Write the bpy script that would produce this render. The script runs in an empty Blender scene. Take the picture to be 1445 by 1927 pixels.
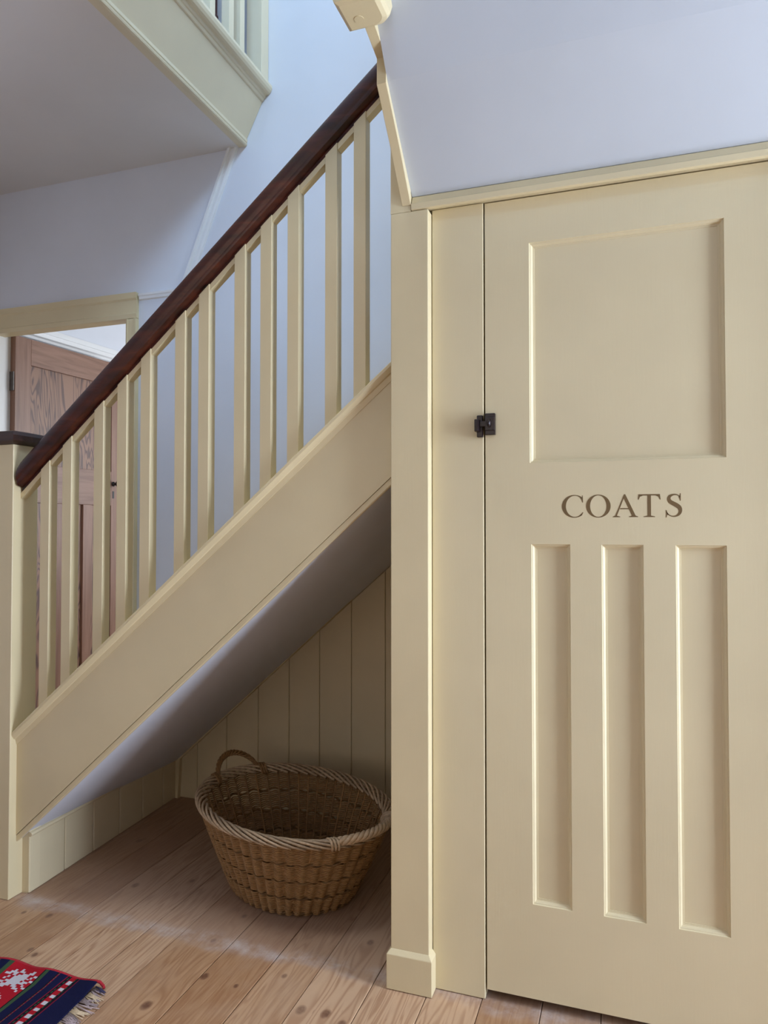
import bpy, bmesh, math, random
from mathutils import Vector, Matrix
random.seed(7)
C = bpy.context.scene.collection
S = bpy.context.scene
PI = math.pi

# ------------------------------------------------------------------ camera
cam_d = bpy.data.cameras.new('camera'); cam = bpy.data.objects.new('camera', cam_d); C.objects.link(cam)
cam_d.sensor_fit = 'VERTICAL'; cam_d.sensor_height = 36.0
cam_d.lens = 1340.0 / 1927.0 * 36.0
cam_d.clip_start = 0.02; cam_d.clip_end = 60
cam.location = (0, 0, 1.1)
cam.rotation_euler = (math.radians(90 + 1.3), 0, math.radians(19.06))
S.camera = cam

# ------------------------------------------------------------------ world, lights, exposure
W = bpy.data.worlds.new('world'); S.world = W; W.use_nodes = True
bg = W.node_tree.nodes['Background']
bg.inputs[0].default_value = (0.62, 0.78, 1.0, 1); bg.inputs[1].default_value = 0.5
vs = S.view_settings
vs.view_transform = 'Standard'; vs.look = 'None'; vs.gamma = 1.0; vs.use_curve_mapping = False
vs.exposure = -0.29

def area(name, loc, direction, sx, sy, power, col):
    l = bpy.data.lights.new(name, 'AREA'); l.shape = 'RECTANGLE'; l.size = sx; l.size_y = sy
    l.energy = power; l.color = col
    o = bpy.data.objects.new(name, l); C.objects.link(o); o.location = loc
    o.rotation_euler = Vector(direction).to_track_quat('-Z', 'Y').to_euler()
    return o
# daylight through the glazed opening in the right wall of the hall
area('window_daylight', (2.08, 1.22, 1.15), (-1, 0, 0), 0.76, 1.8, 142, (0.68, 0.795, 1.0))
# daylight of the upper storey: side window over the stairs, window at the front of the house
area('upstairs_daylight', (0.40, 1.75, 4.35), (-1, 0.12, -0.75), 0.7, 0.7, 44, (0.62, 0.78, 0.95))
area('upper_front_daylight', (0.10, -2.0, 4.15), (-0.22, 1, -0.36), 0.8, 0.8, 94, (0.36, 0.62, 1.0))
floor_fill = area('floor_fill_light', (-0.95, 1.0, 5.15), (0.0, 0.02, -1), 1.5, 1.1, 15, (0.86, 0.93, 1.0)); floor_fill.data.spread = math.radians(70)  # unseen overhead fill added below the closed ceiling to brighten the floor
# warm unseen fill added behind the camera, no window stands there
area('front_fill', (-0.9, -2.3, 1.15), (0.10, 1, -0.02), 1.6, 1.3, 14, (1.0, 0.79, 0.53))
# daylight of the room beyond the open door
area('room_daylight', (-0.75, 4.1, 1.5), (-1, -0.25, 0.05), 1.4, 1.4, 46, (0.86, 0.93, 1.0))

# ------------------------------------------------------------------ node helpers
def new_mat(name):
    m = bpy.data.materials.new(name); m.use_nodes = True
    nt = m.node_tree; b = nt.nodes['Principled BSDF']
    return m, nt, b
def N(nt, t, **kw):
    n = nt.nodes.new(t)
    for k, v in kw.items(): setattr(n, k, v)
    return n
def L(nt, a, b): nt.links.new(a, b)
def math_n(nt, op, a, b=None, clamp=False):
    n = N(nt, 'ShaderNodeMath', operation=op, use_clamp=clamp)
    for i, v in enumerate((a, b)):
        if v is None: continue
        if isinstance(v, (int, float)): n.inputs[i].default_value = v
        else: L(nt, v, n.inputs[i])
    return n.outputs[0]
def mix_c(nt, fac, a, b, mode='MIX'):
    n = N(nt, 'ShaderNodeMix', data_type='RGBA', blend_type=mode)
    for s, v in ((n.inputs[0], fac), (n.inputs[6], a), (n.inputs[7], b)):
        if isinstance(v, (int, float)): s.default_value = v
        elif isinstance(v, tuple): s.default_value = v if len(v) == 4 else (*v, 1)
        else: L(nt, v, s)
    return n.outputs[2]
def coords(nt, scale=(1, 1, 1), rot=(0, 0, 0)):
    tc = N(nt, 'ShaderNodeTexCoord'); mp = N(nt, 'ShaderNodeMapping')
    L(nt, tc.outputs['Object'], mp.inputs[0]); mp.inputs['Scale'].default_value = scale
    mp.inputs['Rotation'].default_value = rot
    return mp.outputs[0]
def noise(nt, vec, scale, detail=4, rough=0.55, dist=0.0):
    n = N(nt, 'ShaderNodeTexNoise'); L(nt, vec, n.inputs['Vector'])
    n.inputs['Scale'].default_value = scale; n.inputs['Detail'].default_value = detail
    n.inputs['Roughness'].default_value = rough; n.inputs['Distortion'].default_value = dist
    return n.outputs[0]
def ramp(nt, fac, stops, interp='LINEAR'):
    n = N(nt, 'ShaderNodeValToRGB'); cr = n.color_ramp; cr.interpolation = interp
    while len(cr.elements) < len(stops): cr.elements.new(0.5)
    for e, (p, c) in zip(cr.elements, stops):
        e.position = p; e.color = c if len(c) == 4 else (*c, 1)
    L(nt, fac, n.inputs[0]); return n.outputs[0]
def bump(nt, b, h, strength, dist=0.001):
    n = N(nt, 'ShaderNodeBump'); n.inputs['Strength'].default_value = strength; n.inputs['Distance'].default_value = dist
    L(nt, h, n.inputs['Height']); L(nt, n.outputs[0], b.inputs['Normal'])
def random_of(nt): return N(nt, 'ShaderNodeObjectInfo').outputs['Random']

def paint(name, col, rough=0.42, brush=(60, 60, 4), var=0.05, bstr=0.25, wear=None):
    m, nt, b = new_mat(name)
    v = coords(nt, brush); n1 = noise(nt, v, 4, 4)
    v2 = coords(nt); n2 = noise(nt, v2, 3.2, 3)
    d = tuple(c * (1 - var) for c in col); h = tuple(min(1, c * (1 + var)) for c in col)
    c = ramp(nt, n2, [(0.3, d), (0.7, h)])
    if wear:
        n3 = noise(nt, coords(nt), 45, 6, 0.7)
        c = mix_c(nt, ramp(nt, n3, [(0.68, (0, 0, 0)), (0.76, (1, 1, 1))]), c, wear)
    L(nt, c, b.inputs['Base Color']); b.inputs['Roughness'].default_value = rough
    bump(nt, b, n1, bstr, 0.0006)
    return m
CREAM = (0.70, 0.585, 0.35)
M = {}
M['cream'] = paint('cream_gloss_paint', CREAM, 0.40)
M['cream_door'] = paint('cream_eggshell_paint', (0.71, 0.605, 0.375), 0.46, var=0.035)
M['cream_landing'] = paint('pale_cream_paint', (0.72, 0.635, 0.45), 0.42)
M['cream_boards'] = paint('cream_board_paint', (0.69, 0.585, 0.37), 0.5)
M['white'] = paint('white_wall_paint', (0.715, 0.735, 0.785), 0.75, (1, 1, 1), 0.025, 0.12)
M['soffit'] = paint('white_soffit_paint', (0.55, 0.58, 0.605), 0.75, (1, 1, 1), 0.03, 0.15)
M['ceiling'] = paint('white_ceiling_paint', (0.74, 0.71, 0.69), 0.8, (1, 1, 1), 0.02, 0.15)
M['white_gloss'] = paint('white_gloss_paint', (0.82, 0.82, 0.81), 0.35, (1, 1, 1), 0.01, 0.1)

def wood(name, dark, mid, light, axis='X', rough=0.3, scale=1.0, coat=0.0, rnd=0.0):
    m, nt, b = new_mat(name)
    s = {'X': (1.5, 26, 26), 'Y': (26, 1.5, 26), 'Z': (26, 26, 1.5)}[axis]
    v = coords(nt, tuple(c * scale for c in s)); n1 = noise(nt, v, 1.6, 6, 0.6, 0.6)
    c = ramp(nt, n1, [(0.28, dark), (0.5, mid), (0.75, light)])
    L(nt, c, b.inputs['Base Color']); b.inputs['Roughness'].default_value = rough
    b.inputs['Coat Weight'].default_value = coat; b.inputs['Coat Roughness'].default_value = 0.15
    bump(nt, b, n1, 0.15, 0.0006)
    return m
M['mahogany'] = wood('dark_mahogany', (0.010, 0.002, 0.001), (0.045, 0.008, 0.0035), (0.100, 0.020, 0.007), 'X', 0.36, 0.7, 0.0)
M['mahogany_cap'] = wood('dark_mahogany_cap', (0.010, 0.003, 0.002), (0.030, 0.009, 0.005), (0.06, 0.022, 0.013), 'X', 0.38, 0.9, 0.0)
M['door_wood'] = wood('stained_fir', (0.19, 0.095, 0.060), (0.27, 0.145, 0.095), (0.34, 0.19, 0.13), 'Z', 0.4)
M['door_wood_rail'] = wood('stained_fir_rail', (0.19, 0.095, 0.060), (0.27, 0.145, 0.095), (0.34, 0.19, 0.13), 'Y', 0.4)
# figured plywood panel: contour bands of a stretched noise
m, nt, b = new_mat('figured_fir_panel')
v = coords(nt, (9, 9, 1.3)); n1 = noise(nt, v, 1.2, 2, 0.5, 0.8)
band = math_n(nt, 'SINE', math_n(nt, 'MULTIPLY', n1, 75.0))
n2 = noise(nt, coords(nt, (60, 60, 3)), 1.5, 4)
f = math_n(nt, 'ADD', math_n(nt, 'MULTIPLY', band, 0.5), n2)
c = ramp(nt, f, [(0.30, (0.30, 0.165, 0.105)), (0.62, (0.25, 0.135, 0.09)), (0.95, (0.12, 0.065, 0.05))])
L(nt, c, b.inputs['Base Color']); b.inputs['Roughness'].default_value = 0.42
M['figured'] = m
# floor pine with knots, a varnished hall and an unvarnished cupboard floor beyond a scuffed line
def floor_mat(name):
    m, nt, b = new_mat(name)
    tc = N(nt, 'ShaderNodeTexCoord'); sp = N(nt, 'ShaderNodeSeparateXYZ'); L(nt, tc.outputs['Object'], sp.inputs[0])
    X_, Y_ = sp.outputs[0], sp.outputs[1]; rnd = random_of(nt)
    knots = [(-0.719, 1.500, .017), (-0.660, 1.506, .017), (-0.613, 1.487, .014), (-1.063, 1.397, .018), (-1.488, 1.480, .012),
             (-1.461, 1.467, .011), (-1.567, 1.625, .013), (-1.649, 1.615, .010), (-0.996, 1.533, .015), (-0.904, 1.526, .009),
             (-0.812, 1.599, .010), (-1.641, 2.112, .016), (-1.042, 1.804, .011), (-1.450, 1.850, .016), (-1.06, 1.672, .011), (-1.30, 1.93, .012), (-0.66, 1.80, .014)]
    ks = None; warp = None
    for kx, ky, kr in knots:
        dx = math_n(nt, 'MULTIPLY', math_n(nt, 'SUBTRACT', X_, kx), 1.0 / kr)
        dy = math_n(nt, 'MULTIPLY', math_n(nt, 'SUBTRACT', Y_, ky), 0.72 / kr)
        d2 = math_n(nt, 'ADD', math_n(nt, 'MULTIPLY', dx, dx), math_n(nt, 'MULTIPLY', dy, dy))
        k = math_n(nt, 'SUBTRACT', 1.25, math_n(nt, 'MULTIPLY', d2, 2.0), True)
        ks = k if ks is None else math_n(nt, 'MAXIMUM', ks, k)
        dyw = math_n(nt, 'MULTIPLY', dy, 0.45)
        d2w = math_n(nt, 'ADD', math_n(nt, 'MULTIPLY', dx, dx), math_n(nt, 'MULTIPLY', dyw, dyw))
        w = math_n(nt, 'DIVIDE', math_n(nt, 'MULTIPLY', dx, kr * 0.9), math_n(nt, 'ADD', 0.6, math_n(nt, 'MULTIPLY', d2w, 0.35)))
        warp = w if warp is None else math_n(nt, 'ADD', warp, w)
    ks = math_n(nt, 'MULTIPLY', ks, math_n(nt, 'ADD', 0.45, noise(nt, tc.outputs['Object'], 120, 3)), True)
    # grain runs along Y, pushed aside around the knots
    xg = math_n(nt, 'ADD', math_n(nt, 'SUBTRACT', X_, warp), math_n(nt, 'MULTIPLY', rnd, 7.0))
    cb = N(nt, 'ShaderNodeCombineXYZ'); L(nt, math_n(nt, 'MULTIPLY', xg, 1.0), cb.inputs[0]); L(nt, math_n(nt, 'MULTIPLY', Y_, 0.07), cb.inputs[1]); L(nt, rnd, cb.inputs[2])
    g1 = noise(nt, cb.outputs[0], 26, 2, 0.5, 0.25)
    rings = math_n(nt, 'SINE', math_n(nt, 'MULTIPLY', g1, 62.0))
    rings = math_n(nt, 'POWER', math_n(nt, 'ADD', 0.5, math_n(nt, 'MULTIPLY', rings, 0.5)), 2.2)
    g2 = noise(nt, cb.outputs[0], 150, 4, 0.6)
    base = ramp(nt, math_n(nt, 'ADD', math_n(nt, 'MULTIPLY', g2, 0.7), math_n(nt, 'MULTIPLY', rnd, 0.62)),
                [(0.30, (0.345, 0.180, 0.085)), (0.55, (0.445, 0.258, 0.135)), (0.85, (0.56, 0.36, 0.215))])
    base = mix_c(nt, math_n(nt, 'MULTIPLY', rings, 0.58), base, (0.27, 0.120, 0.052))
    base = mix_c(nt, math_n(nt, 'MULTIPLY', ks, 0.9), base, (0.115, 0.042, 0.022))
    cb2 = N(nt, 'ShaderNodeCombineXYZ'); L(nt, math_n(nt, 'MULTIPLY', X_, 260.0), cb2.inputs[0]); L(nt, math_n(nt, 'MULTIPLY', Y_, 26.0), cb2.inputs[1]); L(nt, math_n(nt, 'MULTIPLY', rnd, 30.0), cb2.inputs[2])
    fl = ramp(nt, noise(nt, cb2.outputs[0], 1.0, 2, 0.5), [(0.70, (0, 0, 0)), (0.78, (1, 1, 1))])
    base = mix_c(nt, math_n(nt, 'MULTIPLY', fl, 0.6), base, (0.14, 0.06, 0.03))
    cl = noise(nt, tc.outputs['Object'], 5.5, 4, 0.6)
    base = mix_c(nt, ramp(nt, cl, [(0.42, (0, 0, 0)), (0.70, (0.45, 0.45, 0.45))]), base, (0.45, 0.295, 0.185))
    # unvarnished, greyer and rubbed floor beyond the old cupboard line, with a pale scuffed band along it
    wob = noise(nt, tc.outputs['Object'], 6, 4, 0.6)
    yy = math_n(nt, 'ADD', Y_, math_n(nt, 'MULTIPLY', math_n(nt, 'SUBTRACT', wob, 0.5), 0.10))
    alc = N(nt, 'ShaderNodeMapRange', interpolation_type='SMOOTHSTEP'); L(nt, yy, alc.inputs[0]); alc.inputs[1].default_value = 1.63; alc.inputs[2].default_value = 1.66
    scuff = N(nt, 'ShaderNodeMapRange', interpolation_type='SMOOTHSTEP'); L(nt, math_n(nt, 'ABSOLUTE', math_n(nt, 'SUBTRACT', yy, 1.672)), scuff.inputs[0])
    scuff.inputs[1].default_value = 0.05; scuff.inputs[2].default_value = 0.0
    pn = noise(nt, tc.outputs['Object'], 14, 6, 0.7)
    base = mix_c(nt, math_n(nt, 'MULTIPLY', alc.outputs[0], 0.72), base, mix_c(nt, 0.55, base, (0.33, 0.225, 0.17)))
    base = mix_c(nt, math_n(nt, 'MULTIPLY', scuff.outputs[0], ramp(nt, pn, [(0.42, (0, 0, 0)), (0.72, (0.75, 0.75, 0.75))])), base, (0.55, 0.48, 0.44))
    L(nt, base, b.inputs['Base Color'])
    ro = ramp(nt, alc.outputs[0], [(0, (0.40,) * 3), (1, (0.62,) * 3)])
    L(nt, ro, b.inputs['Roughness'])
    bump(nt, b, math_n(nt, 'ADD', g2, math_n(nt, 'MULTIPLY', rings, -0.5)), 0.2, 0.0008)
    return m
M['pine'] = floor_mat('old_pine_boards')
M['under'] = paint('dark_underfloor', (0.05, 0.04, 0.035), 0.9, (1, 1, 1))

def plain(name, col, rough=0.5, metal=0.0, rnd=0.0, nscale=40, bstr=0.2, nvar=0.25):
    m, nt, b = new_mat(name)
    n1 = noise(nt, coords(nt), nscale, 4)
    c = ramp(nt, n1, [(0.25, tuple(x * (1 - nvar) for x in col)), (0.75, tuple(min(1, x * (1 + nvar)) for x in col))])
    if rnd:
        hsv = N(nt, 'ShaderNodeHueSaturation'); L(nt, c, hsv.inputs['Color'])
        L(nt, math_n(nt, 'ADD', 1.0 - rnd, math_n(nt, 'MULTIPLY', random_of(nt), 2 * rnd)), hsv.inputs['Value'])
        c = hsv.outputs[0]
    L(nt, c, b.inputs['Base Color']); b.inputs['Roughness'].default_value = rough; b.inputs['Metallic'].default_value = metal
    bump(nt, b, n1, bstr, 0.0005)
    return m
M['bronze'] = plain('dark_bronze', (0.014, 0.007, 0.008), 0.25, 0.0)
M['iron'] = plain('dull_steel', (0.16, 0.14, 0.13), 0.45, 0.8)
M['black'] = plain('black_metal', (0.015, 0.012, 0.012), 0.4)
M['letter'] = plain('brown_lettering_paint', (0.165, 0.100, 0.036), 0.6, nvar=0.06)
M['willow'] = plain('brown_willow', (0.30, 0.160, 0.055), 0.5, 0, 0.25, 90)
M['willow_pale'] = plain('pale_buff_willow', (0.46, 0.33, 0.20), 0.5, 0, 0.2, 90)
M['red_wood'] = plain('red_brown_wood', (0.06, 0.012, 0.007), 0.35)
m, nt, b = new_mat('woven_wool')
at = N(nt, 'ShaderNodeVertexColor', layer_name='weave'); n1 = noise(nt, coords(nt, (400, 900, 1)), 1, 3)
c = mix_c(nt, 0.35, at.outputs[0], mix_c(nt, 1.0, at.outputs[0], ramp(nt, n1, [(0.3, (0.4,) * 3), (0.7, (1,) * 3)]), 'MULTIPLY'))
L(nt, c, b.inputs['Base Color']); b.inputs['Roughness'].default_value = 0.95; b.inputs['Specular IOR Level'].default_value = 0.08; bump(nt, b, n1, 0.6, 0.001)
M['rug'] = m
M['red_wool'] = plain('red_wool', (0.36, 0.012, 0.022), 0.95, nscale=300, bstr=0.6)
M['tassel'] = plain('undyed_wool', (0.33, 0.25, 0.24), 0.95, 0, 0.35, 300)
M['tassel_pale'] = plain('cream_wool', (0.55, 0.42, 0.27), 0.95, 0, 0.15, 300)
M['tassel_dark'] = plain('navy_wool', (0.03, 0.025, 0.06), 0.95, 0, 0.2, 300)

# ------------------------------------------------------------------ mesh helpers
class MB:
    def __init__(s): s.v = []; s.f = []
    def add(s, vs, fs):
        o = len(s.v); s.v += [tuple(p) for p in vs]; s.f += [tuple(i + o for i in f) for f in fs]; return s
    def box(s, x0, x1, y0, y1, z0, z1):
        vs = [(x, y, z) for z in (z0, z1) for y in (y0, y1) for x in (x0, x1)]
        return s.add(vs, [(0, 2, 3, 1), (4, 5, 7, 6), (0, 1, 5, 4), (2, 6, 7, 3), (0, 4, 6, 2), (1, 3, 7, 5)])
    def prism(s, poly, axis, a, b):
        """poly: 2D points in the two remaining axes (x: y,z; y: x,z; z: x,y), extruded from a to b"""
        mk = {'x': lambda p, t: (t, p[0], p[1]), 'y': lambda p, t: (p[0], t, p[1]), 'z': lambda p, t: (p[0], p[1], t)}[axis]
        n = len(poly); vs = [mk(p, a) for p in poly] + [mk(p, b) for p in poly]
        fs = [tuple(range(n)), tuple(range(2 * n - 1, n - 1, -1))] + [(i, i + n, (i + 1) % n + n, (i + 1) % n) for i in range(n)]
        return s.add(vs, fs)
    def sweep(s, prof, p0, p1, shear=False):
        """closed profile of 3D offsets carried from p0 to p1"""
        n = len(prof); vs = [tuple(Vector(p0) + Vector(q)) for q in prof] + [tuple(Vector(p1) + Vector(q)) for q in prof]
        fs = [tuple(range(n)), tuple(range(2 * n - 1, n - 1, -1))] + [(i, i + n, (i + 1) % n + n, (i + 1) % n) for i in range(n)]
        return s.add(vs, fs)
    def tube(s, pts, rad, k=6, closed=False):
        pts = [Vector(p) for p in pts]; n = len(pts); vs = []
        up = Vector((0, 0, 1)); prev = None
        for i, p in enumerate(pts):
            t = (pts[(i + 1) % n] - pts[i - 1]) if closed else (pts[min(i + 1, n - 1)] - pts[max(i - 1, 0)])
            if t.length < 1e-9: t = Vector((1, 0, 0))
            t.normalize()
            a = (prev if prev is not None else (up if abs(t.dot(up)) < 0.95 else Vector((1, 0, 0))))
            a = (a - t * a.dot(t)); a.normalize(); bb = t.cross(a); prev = a
            r = rad[i] if isinstance(rad, (list, tuple)) else rad
            for j in range(k):
                q = 2 * PI * j / k; vs.append(tuple(p + (a * math.cos(q) + bb * math.sin(q)) * r))
        fs = []
        for i in range(n if closed else n - 1):
            i2 = (i + 1) % n
            for j in range(k): fs.append((i * k + j, i * k + (j + 1) % k, i2 * k + (j + 1) % k, i2 * k + j))
        if not closed: fs += [tuple(range(k - 1, -1, -1)), tuple((n - 1) * k + j for j in range(k))]
        return s.add(vs, fs)
    def build(s, name, m, parent=None, bevel=0, smooth=False, kind=None, label=None, seg=2):
        me = bpy.data.meshes.new(name); me.from_pydata(s.v, [], s.f)
        bm = bmesh.new(); bm.from_mesh(me); bmesh.ops.recalc_face_normals(bm, faces=bm.faces)
        bm.to_mesh(me); bm.free(); me.update()
        o = bpy.data.objects.new(name, me); C.objects.link(o); me.materials.append(M[m] if isinstance(m, str) else m)
        if parent is not None: o.parent = parent; o.matrix_parent_inverse = Matrix.Translation(-parent.location) if parent.type == 'EMPTY' else Matrix()
        if bevel:
            md = o.modifiers.new('soft_edges', 'BEVEL'); md.width = bevel; md.segments = seg; md.limit_method = 'ANGLE'; md.angle_limit = math.radians(30)
        if smooth:
            for p in me.polygons: p.use_smooth = True
        if kind: o['kind'] = kind
        if label: o['label'] = label
        return o
def thing(name, label, cat, loc=(0, 0, 0), group=None):
    o = bpy.data.objects.new(name, None); C.objects.link(o); o.location = loc; o.empty_display_size = 0.1
    o['label'] = label; o['category'] = cat
    if group: o['group'] = group
    return o
def box(name, m, parent, x0, x1, y0, y1, z0, z1, **k): return MB().box(x0, x1, y0, y1, z0, z1).build(name, m, parent, **k)
def struct(name, mb, m, **k): return mb.build(name, m, None, kind='structure', **k)

# ------------------------------------------------------------------ the lines of the flight (z at a given x)
def z_bot(x): return 0.197 + 0.8830 * (x + 1.704)      # underside of string and soffit
def z_cap(x): return 0.523 + 0.8560 * (x + 1.708)      # front arris of the string capping
def z_rail(x): return 1.351 + 0.8560 * (x + 1.672)     # top of the handrail
PX0, PX1, PY0, PY1 = -0.550, -0.455, 1.642, 1.737      # the tall post
NX0, NX1, NY0, NY1 = -1.840, -1.745, 1.650, 1.745      # the newel
YB = 2.52                                              # back wall
XS = -1.72

# ------------------------------------------------------------------ structure
floor = struct('floor', MB().box(-3.1, 2.1, -2.5, YB, -0.08, -0.028).box(-3.1, 0.2, YB, 5.6, -0.08, -0.028), 'under')
joints = [-3.05, -2.91, -2.78, -2.65, -2.51, -2.38, -2.25, -2.12, -1.985, -1.855, -1.722, -1.600, -1.480, -1.372, -1.258, -1.160, -1.006,
          -0.864, -0.740, -0.595, -0.461, -0.335, -0.20, -0.07, 0.07, 0.20, 0.33, 0.47, 0.60, 0.74, 0.87, 1.0, 1.14, 1.27, 1.40, 1.54, 1.67, 1.80, 1.90]
for i in range(len(joints) - 1):
    x0, x1 = joints[i] + 0.0008, joints[i + 1] - 0.0008
    dz = random.uniform(-0.0012, 0.0)
    cuts = [-2.5, random.uniform(-1.2, 0.7), YB - 0.001] if x0 > -1.9 else [-2.5, random.uniform(-1.2, 0.7), 5.5 if x1 < 0.2 else YB]
    for j in range(len(cuts) - 1):
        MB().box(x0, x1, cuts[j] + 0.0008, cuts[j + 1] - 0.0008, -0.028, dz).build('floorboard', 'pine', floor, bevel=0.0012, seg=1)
for i in range(10, 25):
    x0, x1 = joints[i] + 0.0008, joints[i + 1] - 0.0008
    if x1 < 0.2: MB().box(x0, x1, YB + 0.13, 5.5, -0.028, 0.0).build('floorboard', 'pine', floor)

DX0, DX1, DZ = -2.79, -2.037, 2.030                    # opening of the room door
wb = MB().box(-3.1, DX0, YB, YB + 0.11, 0, 5.2).box(DX1, 0.55, YB, YB + 0.11, 0, 5.2).box(DX0, DX1, YB, YB + 0.11, DZ, 5.2)
struct('wall_back', wb, 'white')
struct('wall_left', MB().box(-3.1, -3.0, -2.5, YB, 0, 5.2), 'white')
struct('wall_front', MB().box(-3.1, 2.1, -2.6, -2.5, 0, 5.2), 'white')
WY0, WY1, WZ0, WZ1 = 0.85, 1.60, 0.25, 2.05            # glazed opening in the right wall
UY0, UY1, UZ0, UZ1 = 1.35, 2.45, 3.85, 4.95            # upstairs window
wr = MB().box(1.9, 2.02, -2.5, WY0, 0, 2.65).box(1.9, 2.02, WY1, 1.85, 0, 2.65).box(1.9, 2.02, WY0, WY1, 0, WZ0).box(1.9, 2.02, WY0, WY1, WZ1, 2.65)
struct('wall_right', wr, 'white')
struct('wall_hall_right', MB().box(0.4205, 1.9, 1.64, 1.76, 0, 2.65).box(0.4205, 0.54, 1.76, YB, 0, 2.65), 'white')
wu = MB().box(0.4205, 0.54, -2.5, YB, 2.75, UZ0).box(0.4205, 0.54, -2.5, YB, UZ1, 5.2).box(0.4205, 0.54, -2.5, UY0, UZ0, UZ1).box(0.4205, 0.54, UY1, YB, UZ0, UZ1)
struct('wall_upper_right', wu, 'white')
struct('wall_spandrel', MB().prism([(1.6395, 1.905), (1.4645, 2.085), (1.43, 2.16), (1.30, 2.29), (0.80, 2.75), (1.6395, 2.75)], 'x', 0.4205, 0.48), 'white')
ceil = MB().box(-3.0, -1.475, -2.5, YB, 2.652, 2.80).box(-1.475, 0.42, -2.5, 0.30, 2.652, 2.80).box(0.42, 1.9, -2.5, 1.64, 2.652, 2.76)
struct('ceiling', ceil, 'ceiling')
struct('ceiling_upper', MB().box(-3.1, 0.55, -2.6, YB + 0.1, 5.2, 5.3), 'ceiling')
# the room beyond the open door
struct('wall_room_left', MB().prism([(-3.02, 2.63), (-2.92, 2.63), (-2.735, 5.6), (-2.85, 5.6)], 'z', 0, 2.7), 'white')
struct('wall_room_back', MB().box(-3.1, 0.3, 5.5, 5.6, 0, 2.7), 'white')
struct('wall_room_right', MB().box(0.2, 0.3, YB + 0.11, 5.5, 0, 2.7), 'white')
struct('ceiling_room', MB().box(-3.1, 0.3, YB + 0.11, 5.6, 2.65, 2.75), 'ceiling')
rail_prof = lambda nx, ny: [(0, 0, 0), (0.012 * nx, 0.012 * ny, 0.004), (0.016 * nx, 0.016 * ny, 0.014), (0.022 * nx, 0.022 * ny, 0.018), (0.024 * nx, 0.024 * ny, 0.026), (0, 0, 0.026)]
# picture rails
t1 = MB().sweep([(0, -y * 0.6, z) for (_, y, z) in rail_prof(0, 1)], (-1.975, YB, 2.073), (-1.752, YB, 2.073))
struct('trim_1', t1, 'white_gloss')
# raking picture rail that climbs to the ceiling
dv = Vector((-1.515 + 1.752, 0, 2.655 - 2.073)).normalized(); nv = Vector((-dv.z, 0, dv.x))
prof = [nv * a + Vector((0, -d, 0)) for a, d in [(0, 0), (0.002, 0.009), (0.012, 0.011), (0.016, 0.006), (0.026, 0.006), (0.030, 0.014), (0.040, 0.014), (0.040, 0)]]
struct('trim_2', MB().sweep(prof, (-1.735, YB, 2.073), (-1.498, YB, 2.655)), 'white_gloss')
# picture rail of the room beyond
dd = Vector((0.062, 0.998, 0)); nn = Vector((0.998, -0.062, 0))
struct('trim_3', MB().sweep([tuple(nn * a + Vector((0, 0, z))) for a, z in [(0, 0), (0.02, 0.002), (0.024, 0.014), (0.034, 0.02), (0.038, 0.04), (0.020, 0.048), (0.02, 0.075), (0, 0.08)]],
       (-2.921, 2.64, 2.07), (-2.737, 5.58, 2.07)), 'white_gloss')
# architrave of the room door
ar = lambda: [(0, 0), (0.0, 0.014), (0.014, 0.018), (0.018, 0.014), (0.060, 0.014), (0.066, 0.020), (0.085, 0.022), (0.085, 0)]   # across, proud
a = MB()
a.sweep([(u * 0.66, -v, 0) for u, v in ar()], (DX1, YB, 0), (DX1, YB, DZ - 0.035 + 0.0))
a.sweep([(-u * 0.9, -v, 0) for u, v in ar()], (DX0, YB, 0), (DX0, YB, DZ - 0.035))
struct('trim_4', a, 'cream')
struct('trim_5', MB().sweep([(0, -v, u * 1.28) for u, v in ar()], (DX0 - 0.077, YB, DZ - 0.033), (DX1 + 0.056, YB, DZ - 0.033)), 'cream')
# door lining of the room door
struct('trim_7', MB().box(DX0 - 0.02, DX0 + 0.002, YB + 0.001, YB + 0.112, 0, DZ), 'white_gloss')
jl = MB().box(DX1 - 0.002, DX1 + 0.02, YB - 0.002, YB + 0.112, 0, DZ).box(DX0, DX1, YB - 0.002, YB + 0.06, DZ - 0.028, DZ + 0.01)
struct('trim_6', jl, 'cream')
# windows that light the hall (seen only from beside the photograph's place)
w1 = thing('window_1', 'tall white framed glazed opening in the right wall of the hall', 'window', (1.94, 1.2, WZ0)); w1['kind'] = 'structure'
MB().box(1.92, 1.96, WY0, WY0 + 0.02, WZ0, WZ1).box(1.92, 1.96, WY1 - 0.02, WY1, WZ0, WZ1).box(1.92, 1.96, WY0, WY1, WZ0, WZ0 + 0.02).box(1.92, 1.96, WY0, WY1, WZ1 - 0.02, WZ1).build('window_frame', 'white_gloss', w1)
w2 = thing('window_2', 'white framed window of the upper storey high above the stairs', 'window', (0.48, 1.9, UZ0)); w2['kind'] = 'structure'
MB().box(0.46, 0.50, UY0, UY0 + 0.03, UZ0, UZ1).box(0.46, 0.50, UY1 - 0.03, UY1, UZ0, UZ1).box(0.46, 0.50, UY0, UY1, UZ0, UZ0 + 0.03).box(0.46, 0.50, UY0, UY1, UZ1 - 0.03, UZ1).build('window_frame', 'white_gloss', w2)

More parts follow.
